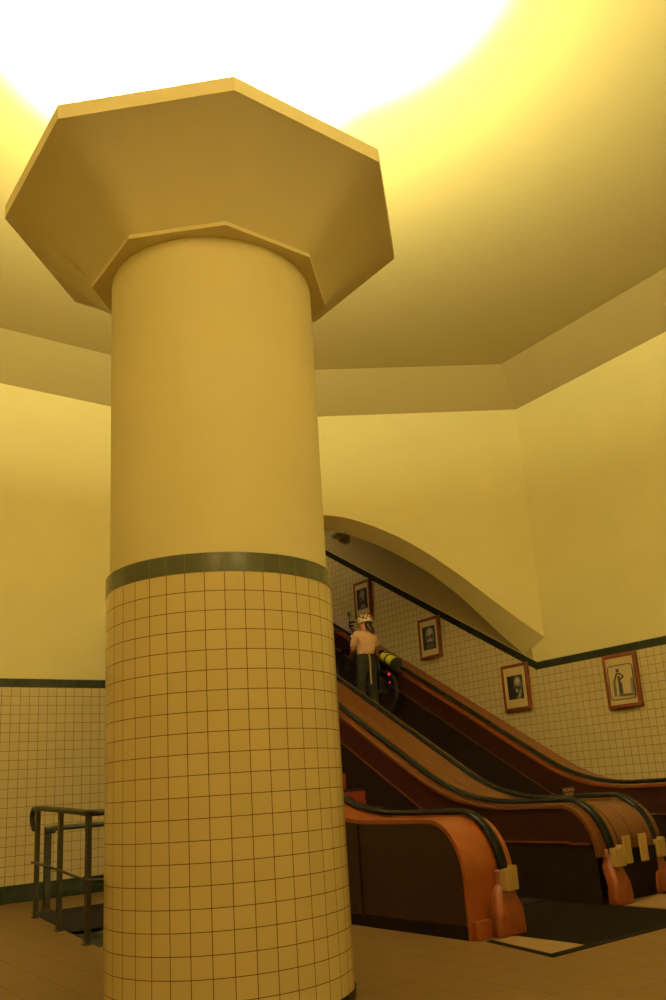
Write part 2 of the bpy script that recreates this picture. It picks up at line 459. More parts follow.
def boot_parts(par, xc, yf, mat='boot', L=.18):
    mb = MB()
    rings = [(-L, .128, -.035, .0), (-L-.004, .128, -.035, .06), (-L+.006, .125, -.03, .18), (-.075-L*.2, .088, .02, .33), (-.072, .07, .03, .37), (-.072, .07, .045, .48)]
    rows = []
    for xa, xb, yo, z in rings:
        y0 = yf+yo; y1 = yf+.085+.05*(z > .3)
        c = .03
        rows.append([(xc+xa+c, y0, z), (xc+xb-c, y0, z), (xc+xb, y0+c, z), (xc+xb, y1, z), (xc+xa, y1, z), (xc+xa, y0+c, z)])
    mb.grid(rows, 0, closed=True, smooth=False); mb.cap(rows[-1], 0); mb.cap(rows[0], 0, True)
    o = obj('newel_boot', mb, [mat], par, bevel=.012); o['label'] = 'orange painted boot at the foot of the handrail'
    mb = MB()
    nx = 16
    for i in range(nx):
        xa = xc-.066+.130*i/nx; xb = xa+.130/nx
        h = .478+random.uniform(0, .016)+(.02 if i > nx*.72 else 0)
        mb.box((xa, yf-.03-random.uniform(0, .008), .325+random.uniform(0, .01)), (xb, yf+.02+.02, h))
    o = obj('brush_block', mb, ['brush'], par, weld=False); o['label'] = 'cream bristle block where the handrail enters the boot'

def balustrade(esc, x0, x1, xh, yf, yk, face, deck='deckwood', zt=ZH, name='balustrade'):
    """face: +1/-1 side that looks on the steps"""
    P = path(yf, yk, zt)
    mb = MB(); ribbon(mb, path(yf, yk, zt, zstart=.0) if deck == 'orange' else P, x0, x1, -.095, -.060, 0)
    bal = obj(name, mb, [deck], esc, weld=False)
    obj('handrail', handrail_mb(P, xh), ['rubber'], bal)
    PL = path(yf, yk, zt, zstart=.06)
    Q = offs(PL, -.095)
    xi0, xi1 = (x0+.02, x0+.05) if face < 0 else (x1-.05, x1-.02)
    top = Q; bot = vdown(Q, .325, .525)
    bot = [(p[0], min(p[1], t[1])) for p, t in zip(bot, top)]
    mb = MB(); curtain(mb, top, bot, xi0, xi1); obj('inner_panel', mb, ['panel'], bal, weld=False)
    mb = MB(); xs = (xi0-.008, xi0+.01) if face < 0 else (xi1-.01, xi1+.008)
    k0 = 6
    curtain(mb, [(b[0], b[1]+.018) for b in bot[k0:]], bot[k0:], *xs); obj('trim_strip', mb, ['trim' if deck == 'edgewood' else 'wood'], bal, weld=False)
    mb = MB(); b2 = vdown(Q, 1.35, 0.); curtain(mb, bot, [(p[0], min(p[1], t[1])) for p, t in zip(b2, bot)], xi0+.004, xi1-.004)
    obj('skirt_panel', mb, ['skirt'], bal, weld=False)
    return bal, P
def steps(esc, x0, x1, yk, n):
    """flat moving plates, then the climbing steps"""
    for k in range(-2, n):
        y0 = yk+.40*k-.02; z = .2309*max(k, 0) if k >= 0 else .0
        z = max(.012, z+.012)
        mb = MB()
        mb.box((x0, y0, z-.025), (x1, y0+.40, z), 0)
        nc = 24
        for i in range(nc):
            xa = x0+(x1-x0)*(i+.2)/nc; mb.box((xa, y0+.005, z), (xa+(x1-x0)*.5/nc, y0+.395, z+.006), 0)
        if k >= 1: mb.box((x0, y0+.004, z-.2309), (x1, y0+.03, z-.02), 1)
        obj('step', mb, ['step', 'riser'], esc, weld=False)

YF = [5.08, 5.25, 5.40, 5.50]; YK = [7.08, 7.17, 7.45, 7.55]
# left escalator
e1 = thing('escalator', 'left wooden escalator beside the column, with the orange end post in front', 'escalator', (5.9, 5.1, 0), 'wooden escalators')
b1, P1 = balustrade(e1, 4.775, 5.30, 5.16, YF[0], YK[0], +1, 'orange')
# outer dark panel of the first balustrade
PL = path(YF[0], YK[0], ZH, zstart=.0)
Q = offs(PL, -.094)
mb = MB(); curtain(mb, [(q[0]+.0, q[1]) for q in Q], [(q[0], 0.) for q in Q], 4.79, 4.82); obj('outer_panel', mb, ['panel'], b1, weld=False)
mb = MB(); mb.box((4.772, YF[0]+.12, 0), (4.80, 12.6, .10)); obj('plinth', mb, ['skirt'], b1)
mb = MB()
mb.box((4.782, 6.55, .1), (4.79, 6.57, .86))
obj('panel_joint', mb, ['skirt'], b1)
mb = MB()
mb.box((4.80, YF[0]+.045, 0), (4.965, YF[0]+.10, .135)); obj('front_panel', mb, ['orange'], b1, bevel=.006)
boot_parts(b1, 5.155, YF[0])
b2, P2 = balustrade(e1, 6.60, 6.86, 6.755, YF[1], YK[1], -1, 'deckwood')
boot_parts(b2, 6.765, YF[1], L=.115)
steps(e1, 5.31, 6.60, YK[0]-.22, 29)
# right escalator
e2 = thing('escalator', 'right wooden escalator next to the tiled wall, the one carrying the cyclist', 'escalator', (8.5, 5.4, 0), 'wooden escalators')
b3, P3 = balustrade(e2, 7.53, 7.80, 7.63, YF[2], YK[2], +1, 'deckwood')
boot_parts(b3, 7.61, YF[2], L=.17)
b4, P4 = balustrade(e2, 9.17, 9.74, 9.30, YF[3], YK[3], -1, 'edgewood', zt=ZH+.085)
boot_parts(b4, 9.30, YF[3])
mb = MB(); Q = offs(P4, -.095); curtain(mb, Q, vdown(Q, 1.3, 0), 9.70, 9.73); obj('outer_panel', mb, ['panel'], b4, weld=False)
steps(e2, 7.81, 9.165, YK[2]+.05, 29)
# ramp between the right escalator and the wall
Q = path(5.6, 7.6, .25)
mb = MB(); curtain(mb, [(p[0], p[1]-.0) for p in Q[14:]], [(p[0], p[1]-.2) for p in Q[14:]], 9.735, XR-.01)
o = obj('side_ramp', mb, ['deckwood'], weld=False); tag(o, 'sloping timber infill between the right escalator and the tiled wall', 'ramp')
# wooden divider between the two escalators
yd, ykd = 5.30, 7.31
dv = thing('escalator_divider', 'wooden deck between the two escalators with two pale plates on its front', 'divider', (7.22, yd, 0))
Pd = path(yd, ykd, ZH-.01)
mb = MB(); ribbon(mb, Pd, 6.862, 7.215, -.10, -.066); ribbon(mb, Pd, 7.225, 7.528, -.10, -.066)
obj('deck', mb, ['deckwood'], dv, weld=False)
mb = MB(); ribbon(mb, Pd, 6.99, 7.0, -.07, -.062); ribbon(mb, Pd, 7.213, 7.227, -.10, -.070); obj('seam', mb, ['skirt'], dv, weld=False)
mb = MB(); mb.box((6.865, yd+.08, 0), (7.525, yd+.12, .45)); obj('recessed_front', mb, ['skirt'], dv)
for xa in (6.965, 7.215):
    mb = MB()
    mb.box((xa, yd+.015, .325), (xa+.10, yd+.04, .575)); 
    mb.box((xa+.05, yd+.008, .50), (xa+.062, yd+.016, .512)); mb.box((xa+.05, yd+.008, .38), (xa+.062, yd+.016, .392))
    o = obj('plate', mb, ['brush'], dv, bevel=.004); o['label'] = 'pale plate on the divider front'

# floor plates, strips
o = MB(); o.box((5.10, 4.34, 0), (6.66, 6.35, .006))
tag(obj('floor_plate', o, ['mat']), 'dark metal floor plate in front of the left escalator', 'floor plate', 'escalator floor plates')
o = MB(); o.box((7.46, 4.34, 0), (9.2, 6.65, .006))
tag(obj('floor_plate', o, ['mat']), 'dark metal floor plate in front of the right escalator', 'floor plate', 'escalator floor plates')
o = MB(); o.prism([(4.86, 5.03), (4.71, 4.345), (5.09, 4.345), (5.16, 5.03)], 'z', 0, .004)
tag(obj('floor_inlay', o, ['floorbare']), 'pale floor panel in front of the orange end post', 'floor panel', 'pale floor panels')
o = MB(); o.prism([(6.70, 4.345), (7.42, 4.345), (7.42, 5.34), (6.76, 5.20)], 'z', 0, .004)
tag(obj('floor_inlay', o, ['floorbare']), 'pale floor panel in front of the divider between the escalators', 'floor panel', 'pale floor panels')
o = MB(); o.prism([(4.82, 5.06), (4.655, 4.27), (4.715, 4.27), (4.88, 5.06)], 'z', 0, .005); o.prism([(4.655, 4.255), (9.2, 4.255), (9.2, 4.34), (4.68, 4.34)], 'z', 0, .005)
tag(obj('floor_border', o, ['strip'], weld=False), 'thin black border strip set in the floor around the escalator landing', 'border')

# NOOD STOP sign on the divider
sg = thing('emergency_stop_sign', 'small dark sign reading NOOD STOP on the escalator divider', 'sign', (7.45, 6.35, .89))
R = Matrix.Rotation(math.radians(-22), 3, 'Z')
def sgp(x, y, z): return Vector((7.47, 6.33, .915))+R@Vector((x, y, z))*.76
mb = MB()
fr = [(-.085, .16), (.085, .16), (.075, .075), (.05, .0), (-.05, .0), (-.075, .075)]
A = [sgp(x, 0, z) for x, z in fr]; B = [sgp(x, .05, z) for x, z in fr]
mb.face(A); mb.face(B[::-1])
for i in range(6): mb.face([A[i], B[i], B[(i+1) % 6], A[(i+1) % 6]])
obj('plate', mb, ['signplate'], sg)
def text_mesh(txt, size, pos, name, par):
    cu = bpy.data.curves.new('txt', 'FONT'); cu.body = txt; cu.size = size; cu.align_x = 'CENTER'; cu.extrude = .001
    to = bpy.data.objects.new('txt', cu); COL.objects.link(to)
    dg = bpy.context.evaluated_depsgraph_get(); me = bpy.data.meshes.new_from_object(to.evaluated_get(dg))
    bpy.data.objects.remove(to)
    base = wloc(par)
    for v in me.vertices:
        v.co = sgp(pos[0]+v.co.x, -.002-v.co.z, pos[1]+v.co.y)-base
    me.materials.clear(); me.materials.append(M['signtext'])
    o = bpy.data.objects.new(name, me); COL.objects.link(o); o.parent = par; ORG[o.name] = base
    return o
text_mesh('NOOD', .058, (0, .102), 'lettering', sg)
text_mesh('STOP', .050, (0, .045), 'lettering', sg)

# ------------------------------------------------------------------ stair railings
rl = thing('stair_railing', 'green-grey metal railing with three flat posts along the stairwell', 'railing', (2.98, 9.4, 0))
posts = [(3.134, 10.64), (2.961, 9.275), (2.837, 8.09)]
for (x, y), zt in zip(posts, (1.215, 1.185, 1.135)):
    mb = MB(); mb.box((x-.015, y-.035, 0), (x+.025, y+.035, zt-.02)); mb.box((x-.03, y-.05, 0), (x+.04, y+.05, .012))
    obj('post', mb, ['rail'], rl, weld=False)
zr = 1.205
tp = [(3.16, 10.86, zr-.235), (3.17, 10.93, zr-.22), (3.175, 10.985, zr-.17), (3.178, 11.01, zr-.11), (3.175, 10.985, zr-.05), (3.17, 10.93, zr-.01), (3.155, 10.84, zr), (3.134, 10.64, zr), (2.961, 9.275, zr-.03), (2.85, 8.2, zr-.07), (2.85, 8.06, zr-.075), (2.90, 7.97, zr-.075), (3.05, 7.95, zr-.075), (4.4, 7.95, zr-.075)]
mb = MB(); mb.tube(tp, .030, 12); obj('top_rail', mb, ['rail'], rl)
mb = MB(); mb.tube([(3.115, 10.76, .60), (3.118, 10.64, .60), (2.945, 9.275, .585), (2.82, 8.15, .55), (2.83, 8.0, .545), (2.95, 7.93, .545), (4.4, 7.93, .545)], .014, 8)
obj('mid_rail', mb, ['rail'], rl)
for x in (3.7, 4.35):
    mb = MB(); mb.box((x-.035, 7.93, 0), (x+.035, 7.97, zr-.09)); obj('post', mb, ['rail'], rl)
rb = thing('handrail', 'lower dark handrail with square corner post at the far edge of the stairwell', 'handrail', (3.43, 11.2, 0))
mb = MB(); mb.box((3.39, 11.185, 0), (3.47, 11.225, .93)); mb.box((3.37, 11.175, 0), (3.49, 11.245, .012)); obj('post', mb, ['rail'], rb, weld=False)
mb = MB(); mb.tube([(3.43, 11.20, .95), (3.5, 11.20, .955), (4.45, 11.20, .955)], .033, 10); obj('rail', mb, ['rail'], rb)
mb = MB(); mb.box((3.385, 11.16, .895), (3.52, 11.24, .985)); obj('elbow', mb, ['rail'], rb, bevel=.02)
mb = MB(); mb.box((4.36, 11.185, 0), (4.43, 11.225, .93)); obj('post', mb, ['rail'], rb)

# ------------------------------------------------------------------ framed pictures on the right wall
def picture(yc, zc, label, kind, w=.595, h=.79):
    yc -= .022
    t = thing('framed_picture', label, 'picture', (XR, yc, zc-h/2), 'framed pictures along the tiled wall')
    def W(a, b, out): return (XR-out, yc-a, zc+b)
    def rect(mb, a0, b0, a1, b1, o0, o1, mat=0):
        mb.box((XR-o1, yc-a1, zc+b0), (XR-o0, yc-a0, zc+b1), mat)
    fw = .055
    mb = MB()
    rect(mb, -w/2, -h/2, w/2, -h/2+fw, 0, .068); rect(mb, -w/2, h/2-fw, w/2, h/2, 0, .068)
    rect(mb, -w/2, -h/2+fw, -w/2+fw, h/2-fw, 0, .068); rect(mb, w/2-fw, -h/2+fw, w/2, h/2-fw, 0, .068)
    obj('frame', mb, ['frame'], t, weld=False, bevel=.006)
    mb = MB(); rect(mb, -w/2+fw*.8, -h/2+fw*.8, w/2-fw*.8, h/2-fw*.8, 0, .060); obj('paper', mb, ['paper'], t)
    mb = MB()
    lay = [.0605]
    def poly(pts, mat):
        lay[0] += .0006
        A = [W(a, b, .0602) for a, b in pts]; B = [W(a, b, lay[0]) for a, b in pts]
        mb.face(B, mat)
        for i in range(len(pts)): mb.face([A[i], A[(i+1) % len(pts)], B[(i+1) % len(pts)], B[i]], mat)
    def ell(a, b, ra, rb_, mat, n=20, tilt=0.):
        poly([(a+ra*cos(2*PI*k/n)*cos(tilt)-rb_*sin(2*PI*k/n)*sin(tilt), b+ra*cos(2*PI*k/n)*sin(tilt)+rb_*sin(2*PI*k/n)*cos(tilt)) for k in range(n)], mat)
    def stroke(p, q, wd, mat):
        d = Vector((q[0]-p[0], q[1]-p[1])).normalized(); nn = Vector((-d.y, d.x))*wd/2
        poly([(p[0]+nn.x, p[1]+nn.y), (q[0]+nn.x, q[1]+nn.y), (q[0]-nn.x, q[1]-nn.y), (p[0]-nn.x, p[1]-nn.y)], mat)
    G = ['black', 'grey0', 'grey1', 'grey2', 'grey3', 'ink']
    if kind < 3:
        pw, ph = (.185, .225) if kind < 2 else (.175, .20)
        poly([(-pw, -ph), (pw, -ph), (pw, ph), (-pw, ph)], 0)
        if kind == 0:
            ell(.0, .04, .10, .165, 2); ell(.01, .11, .085, .085, 3); ell(-.02, .02, .03, .02, 0); ell(.06, .02, .03, .02, 0)
            ell(.03, -.0, .022, .055, 4); ell(.02, -.10, .10, .075, 1); ell(.02, -.09, .045, .014, 0); ell(.0, -.19, .13, .04, 2); ell(.03, -.155, .06, .03, 3)
        elif kind == 1:
            ell(.02, .03, .13, .17, 2); ell(.02, .10, .115, .10, 3); ell(.03, .11, .07, .06, 4); ell(-.035, .015, .04, .022, 0); ell(.075, .025, .04, .022, 0)
            ell(.02, -.02, .03, .03, 3); ell(.02, -.06, .085, .022, 4); ell(.02, -.085, .06, .016, 0); ell(.02, -.15, .12, .07, 1); ell(.06, -.17, .05, .03, 2); ell(-.04, -.18, .03, .04, 2)
        else:
            ell(.06, .05, .095, .15, 1); ell(.055, .08, .075, .09, 3); ell(.06, .10, .05, .05, 4); ell(.085, -.005, .03, .022, 0); ell(.03, -.0, .02, .02, 0)
            ell(.13, .02, .03, .06, 2); ell(.03, -.06, .022, .03, 4); ell(.10, -.10, .03, .055, 3, tilt=-.5); ell(.06, -.17, .04, .03, 3); ell(.09, -.14, .02, .025, 4); ell(.15, -.2, .02, .015, 2)
        obj('photograph', mb, G[:5], t, weld=False)['label'] = 'black and white portrait print'
    else:
        # pictogram: a figure standing between two handrails, in a rounded outline
        rr = .05; bw, bh = .225, .255; wd = .013
        pts = []
        for (ca, cb, a0) in ((bw-rr, bh-rr, 0), (-bw+rr, bh-rr, 90), (-bw+rr, -bh+rr, 180), (bw-rr, -bh+rr, 270)):
            for k in range(6): a = math.radians(a0+90*k/5); pts.append((ca+rr*cos(a), cb-.02+rr*sin(a)))
        for i in range(len(pts)): stroke(pts[i], pts[(i+1) % len(pts)], wd, 5)
        ell(-.045, .155, .026, .026, 5)
        for p, q, wdd in (((-.06, .115), (.0, .105), .02), ((-.065, .115), (-.11, .03), .017), ((-.11, .03), (-.125, -.055), .015), ((.0, .105), (.05, .06), .017), ((.05, .06), (-.005, .02), .017),
                          ((-.035, .07), (-.03, -.03), .032), ((-.035, -.03), (-.04, -.20), .022), ((-.008, -.03), (-.005, -.20), .022), ((-.06, -.215), (.18, -.215), .018)):
            stroke(p, q, wdd, 5)
        for a0 in (-.125, .19):
            poly([(a0-.02, -.22), (a0-.02, -.03), (a0-.008, .02), (a0+.008, .02), (a0+.02, -.03), (a0+.02, -.22)], 3)
            stroke((a0-.01, -.22), (a0-.01, -.0), .005, 5); stroke((a0+.01, -.22), (a0+.01, -.0), .005, 5)
        obj('pictogram', mb, G, t, weld=False)['label'] = 'line drawing of a figure on an escalator'
    return t
picture(14.26, 5.085, 'highest framed portrait on the sloping wall, partly behind the cyclist helmet', 0, .565)
picture(12.22, 3.875, 'middle framed portrait of a smiling bald man on the sloping tiled wall', 1)
picture(10.13, 2.65, 'lowest framed portrait, dark print with a face and hand, near the band corner', 2)
picture(7.975, 2.47, 'framed pictogram of a figure standing on an escalator, right end of wall', 3, .60, .81)

# ------------------------------------------------------------------ lamp on the shaft vault
lm = thing('ceiling_lamp', 'unlit grey bowl lamp on the vault above the escalators', 'lamp', (10.78, 14.85, 6.6))
nrm = Vector((-.75, -.25, -.62)).normalized(); rot = nrm.to_track_quat('Z', 'Y').to_matrix()
c0 = Vector((10.80, 14.66, 6.70))
mb = MB(); mb.sphere(c0, (.20, .40, .13), 0, 20, 10); obj('glass_bowl', mb, ['lampglass'], lm)
mb = MB(); mb.tube([c0+Vector((.08, 0, .02)), c0+Vector((.20, 0, .10))], .10, 16); obj('mount', mb, ['lampmetal'], lm)

# ------------------------------------------------------------------ skin helper
def skin(name, joints, edges, mat, par, sub=2, root=0):
    me = bpy.data.meshes.new('tmp'); me.from_pydata([j[0] for j in joints], edges, [])
    o = bpy.data.objects.new('tmp', me); COL.objects.link(o)
    md = o.modifiers.new('skin', 'SKIN'); md.use_smooth_shade = True
    for i, j in enumerate(joints):
        r = j[1]; sv = me.skin_vertices[0].data[i]; sv.radius = (r, r) if not isinstance(r, tuple) else r; sv.use_root = (i == root)
    s = o.modifiers.new('sub', 'SUBSURF'); s.levels = sub; s.render_levels = sub
    dg = bpy.context.evaluated_depsgraph_get(); dg.update()
    m2 = bpy.data.meshes.new_from_object(o.evaluated_get(dg)); bpy.data.objects.remove(o)
    base = wloc(par)
    org = PORG
    m2.materials.clear(); m2.materials.append(M[mat])
    for v in m2.vertices: v.co = v.co*PSC+org-base
    for p in m2.polygons: p.use_smooth = True
    r = bpy.data.objects.new(name, m2); COL.objects.link(r); r.parent = par; ORG[r.name] = base
    return r

# ------------------------------------------------------------------ person on the right escalator
ZS = .2309*10+.018
PORG = Vector((8.83, 11.545, ZS)); PSC = 1.0
per = thing('person', 'person in a white dotted helmet and peach T-shirt standing on the escalator with a bicycle', 'person', tuple(PORG))
J = []; E_ = []
def jn(p, r, par=None):
    J.append((Vector(p), r)); i = len(J)-1
    if par is not None: E_.append((par, i))
    return i
pel = jn((0, 0, .95), .135)
sp = jn((0, .01, 1.10), .12, pel); ch = jn((0, 0, 1.27), .135, sp); nb = jn((0, .0, 1.42), .075, ch)
nk = jn((-.005, .02, 1.50), .055, nb); hd = jn((.02, .04, 1.58), (.075, .085), nk); ht = jn((.03, .045, 1.68), .08, hd)
ns = jn((-.03, .135, 1.575), .014, hd)
def arm(s, el, wr, hand_dir):
    sh = jn((s*.165, 0, 1.385), .058, ch); e = jn(el, .042, sh); w = jn(wr, .03, e)
    d = Vector(hand_dir).normalized(); side = Vector((0, 0, 1)).cross(d).normalized()
    palm = jn(Vector(wr)+d*.06, (.038, .02), w)
    for k in range(4):
        o = side*(.027-.018*k); b = Vector(wr)+d*.085+o
        ln = (.036, .042, .040, .030)[k]
        f1 = jn(b, .0095, palm); f2 = jn(b+d*ln+Vector((0, 0, -.012)), .0085, f1); jn(b+d*ln*1.3+Vector((0, 0, -.035)), .0075, f2)
    tb = jn(Vector(wr)+d*.035+side*(.035), .011, w); jn(Vector(wr)+d*.07+side*.05+Vector((0, 0, -.02)), .009, tb)
arm(-1, (-.215, .10, 1.12), (-.09, .30, 1.06), (.55, .8, .0))
arm(1, (.27, .03, 1.12), (.40, .16, .93), (.6, .6, -.45))
def leg(s, dy=0.):
    h = jn((s*.085, 0, .88), .095, pel); k = jn((s*.10, .03+dy, .50), .062, h); a = jn((s*.10, -.02+dy, .09), .042, k)
    jn((s*.105, .13+dy, .035), (.04, .03), a)
leg(-1, .03); leg(1, -.02)
skin('body', J, E_, 'skin', per)
# clothing
J = []; E_ = []
a0 = jn((0, 0, .99), (.178, .150)); a1 = jn((0, .01, 1.12), (.172, .14), a0); a2 = jn((0, 0, 1.28), (.19, .15), a1); a3 = jn((0, 0, 1.40), (.10, .085), a2)
for s, el in ((-1, (-.215, .07, 1.18)), (1, (.245, .02, 1.18))):
    q = jn((s*.18, 0, 1.375), .086, a2); jn(el, .07, q)
skin('shirt', J, E_, 'shirt', per)['label'] = 'peach short sleeved T-shirt'
J = []; E_ = []
at = jn((0, 0, 1.15), (.150, .125)); a0 = jn((0, 0, .95), (.160, .142), at)
for s, dy in ((-1, .03), (1, -.02)):
    h = jn((s*.09, 0, .84), .115, a0); k = jn((s*.105, .03+dy, .50), .088, h); jn((s*.105, -.02+dy, .08), .078, k)
skin('trousers', J, E_, 'trousers', per)['label'] = 'dark olive trousers'
for s, dy in ((-1, .03), (1, -.02)):
    J = []; E_ = []
    a0 = jn((s*.105, -.05+dy, .045), (.046, .043)); a1 = jn((s*.105, .06+dy, .040), (.048, .038), a0); jn((s*.11, .17+dy, .032), (.042, .030), a1)
    skin('shoe', J, E_, 'shoe', per)
J = []; E_ = []
a0 = jn((.04, -.02, 1.61), (.09, .08)); a1 = jn((.06, -.06, 1.52), (.085, .06), a0); a2 = jn((.09, -.11, 1.45), (.06, .04), a1); jn((.11, -.13, 1.40), .025, a2)
skin('hair', J, E_, 'hair', per)['label'] = 'dark tied hair'
hc = PORG+Vector((.05, .03, 1.635))*PSC
tilt = Matrix.Rotation(math.radians(-8), 3, 'X')
mb = MB(); rows = []
nu, nv = 28, 9
for i in range(nv+1):
    th = (PI*.60)*i/nv; row = []
    for k in range(nu):
        a = 2*PI*k/nu; r = .128
        row.append(hc+tilt@Vector((.138*sin(th)*cos(a), .165*sin(th)*sin(a), .135*cos(th))))
    rows.append(row)
mb.grid(rows, 0, closed=True, flip=True)
inner = [hc+(p-hc)*.9 for p in rows[-1]]
mb.grid([rows[-1], inner], 0, closed=True, smooth=False)
he = obj('helmet', mb, ['helmet'], per); he['label'] = 'white helmet with coloured dots'
rnd = random.Random(3)
cols = ['dot_red', 'dot_black', 'dot_orange', 'dot_black']
for k in range(46):
    th = math.acos(1-1.05*(k+.5)/46); a = k*2.39996
    nn = Vector((sin(th)*cos(a)/.122, sin(th)*sin(a)/.152, cos(th)/.125)).normalized()
    c = hc+tilt@Vector((.138*sin(th)*cos(a), .165*sin(th)*sin(a), .135*cos(th))); nn = tilt@nn
    mb = MB(); mb.tube([c-nn*.004, c+nn*.003], rnd.uniform(.018, .027), 12); obj('dot', mb, [cols[k % 4]], he)
mb = MB(); mb.tube([hc+Vector((-.115, .03, -.02)), hc+Vector((-.095, .05, -.10)), hc+Vector((-.03, .08, -.16))], .008, 6)
mb.tube([hc+Vector((-.115, -.05, -.02)), hc+Vector((-.095, .05, -.10))], .008, 6); obj('chin_strap', mb, ['strap'], per)
mb = MB(); mb.sphere(hc+Vector((-.07, .105, -.04)), .012, 0, 8, 6); obj('eye', mb, ['dot_black'], per)
mb = MB(); mb.sphere(hc+Vector((.0, .118, -.04)), .012, 0, 8, 6); obj('eye', mb, ['dot_black'], per)
sb = MB(); pts = [(-.055, -.158, 1.06), (-.05, -.172, .90), (-.055, -.165, .72), (-.04, -.15, .52)]
rows = [[PORG+Vector((x+dx, y+dy, z))*PSC for dx, dy in ((-.014, 0), (.014, 0), (.014, .006), (-.014, .006))] for x, y, z in pts]
sb.grid(rows, 0, closed=True, smooth=False); sb.cap(rows[0]); sb.cap(rows[-1]); obj('hanging_strap', sb, ['strap'], per)['label'] = 'pale yellow strap hanging down the back'

# ------------------------------------------------------------------ bicycle
BX = 9.05
RA = Vector((BX, 11.42, 2.71)); FA = Vector((BX, 12.40, 3.25))
by = (FA-RA).normalized(); bz = Vector((0, -by.z, by.y)); bx = Vector((1, 0, 0))
def bp(a, h, x=0.): return RA+by*a+bz*h+bx*x
bk = thing('bicycle', 'black bicycle standing on the escalator beside the helmeted person', 'bicycle', (BX, 11.8, 2.3))
WB = (FA-RA).length; WR = .345
def wheel(c):
    mb = MB(); n = 40
    mb.tube([c+(by*cos(2*PI*k/n)+bz*sin(2*PI*k/n))*WR for k in range(n)], .021, 8, closed=True); wo = obj('wheel', mb, ['tyre'], bk)
    mb = MB(); mb.tube([c+(by*cos(2*PI*k/n)+bz*sin(2*PI*k/n))*(WR-.028) for k in range(n)], .011, 6, closed=True); obj('rim', mb, ['bike'], wo)
    mb = MB()
    for k in range(16):
        a = 2*PI*k/16; mb.tube([c, c+(by*cos(a)+bz*sin(a))*(WR-.03)], .0018, 4)
    obj('spokes', mb, ['bike'], wo)
    mb = MB(); mb.tube([c-bx*.05, c+bx*.05], .022, 10); obj('hub', mb, ['chrome'], wo)
    mb = MB(); n2 = 14
    mb.grid([[c+(by*cos(a)+bz*sin(a))*(WR+.035)+bx*xx for xx in (-.028, 0, .028)] for a in [math.radians(20+150*k/n2) for k in range(n2+1)]], 0)
    obj('mudguard', mb, ['bike'], wo)
wheel(RA); wheel(FA)
mb = MB()
bb = bp(.43, -.05); seat = bp(.27, .50); hl = bp(WB-.14, .36); ht_ = bp(WB-.12, .50)
for p, q, r in ((bb, seat, .017), (bb, hl, .020), (seat+(bb-seat)*.25, ht_, .017), (hl, ht_, .021), (RA+bx*.05, bb, .011), (RA-bx*.05, bb, .011), (RA+bx*.05, seat+(bb-seat)*.2, .010), (RA-bx*.05, seat+(bb-seat)*.2, .010)):
    mb.tube([p, q], r, 8)
obj('bicycle_frame', mb, ['bike'], bk, weld=False)
mb = MB(); mb.tube([hl, FA+bx*.055], .012, 8); mb.tube([hl, FA-bx*.055], .012, 8); obj('fork', mb, ['bike'], bk, weld=False)
mb = MB(); mb.tube([ht_, bp(WB+.04, .66), bp(WB+.24, .73), bp(WB+.26, .75)], .016, 8); obj('stem', mb, ['bike'], bk)
h0 = bp(WB+.26, .75)
hx = Vector((.55, .80, .05)).normalized(); hy = Vector((-.80, .55, 0)); hz = Vector((0, 0, 1))
mb = MB(); mb.tube([h0-hx*.25-hy*.06+hz*.02, h0-hx*.2+hz*.02, h0-hx*.1, h0, h0+hx*.1, h0+hx*.2+hz*.02, h0+hx*.25-hy*.06+hz*.02], .015, 8)
hb = obj('handlebar', mb, ['bike'], bk)
for s_ in (-1, 1):
    mb = MB(); mb.tube([h0+hx*s_*.2+hz*.02, h0+hx*s_*.27-hy*.08+hz*.02], .02, 10); obj('grip', mb, ['tyre'], hb)
mb = MB(); mb.tube([h0-hx*.18+hz*.02, h0-hx*.19+hz*.15], .009, 6); mb.sphere(h0-hx*.19+hz*.18, (.035, .02, .05), 0); obj('mirror', mb, ['bike'], hb, weld=False)
mb = MB(); mb.sphere(h0-hx*.03-hy*.03-hz*.10, .026, 0); obj('bell', mb, ['chrome'], hb)
mb = MB(); mb.sphere(h0-hx*.0-hy*.03-hz*.20, .024, 0); obj('bar_light', mb, ['whitelight'], hb)
mb = MB(); mb.sphere(FA+by*.05+bz*.44, .03, 0); obj('headlamp', mb, ['whitelight'], bk)
mb = MB(); mb.tube([seat, seat+(seat-bb)*.2], .014, 8); obj('seat_post', mb, ['chrome'], bk)
sd = seat+(seat-bb)*.22
mb = MB(); mb.sphere(sd-by*.03, (.075, .12, .03), 0); mb.sphere(sd+by*.09, (.03, .10, .022), 0); obj('saddle', mb, ['bagblack'], bk, weld=False)
mb = MB()
for s in (-1, 1):
    mb.tube([bp(.22, .46, s*.05), bp(-.33, .46, s*.05)], .007, 6); mb.tube([bp(-.25, .46, s*.05), RA+bx*s*.06], .006, 6)
for a in (-.33, -.15, .05): mb.tube([bp(a, .46, -.05), bp(a, .46, .05)], .006, 6)
obj('rack', mb, ['bike'], bk, weld=False)
mb = MB(); mb.tube([bb-bx*.08, bb+bx*.08], .03, 10); mb.tube([bb+bx*.08, bb+bx*.08+by*.12-bz*.12], .012, 6); mb.tube([bb-bx*.08, bb-bx*.08-by*.12+bz*.12], .012, 6)
mb.box(bb+bx*.08+by*.12-bz*.12-Vector((0, .04, .015)), bb+bx*.18+by*.12-bz*.12+Vector((0, .04, .015))); mb.box(bb-bx*.18-by*.12+bz*.12-Vector((0, .04, .015)), bb-bx*.08-by*.12+bz*.12+Vector((0, .04, .015)))
obj('crank', mb, ['chrome'], bk, weld=False)
mb = MB(); mb.sphere(bp(-.11, .37, -.07), .022, 0); obj('rear_light', mb, ['redlight'], bk)['label'] = 'glowing red rear light'
mb = MB(); mb.sphere(bp(-.17, .25, -.06), .014, 0); obj('reflector', mb, ['redlight'], bk)
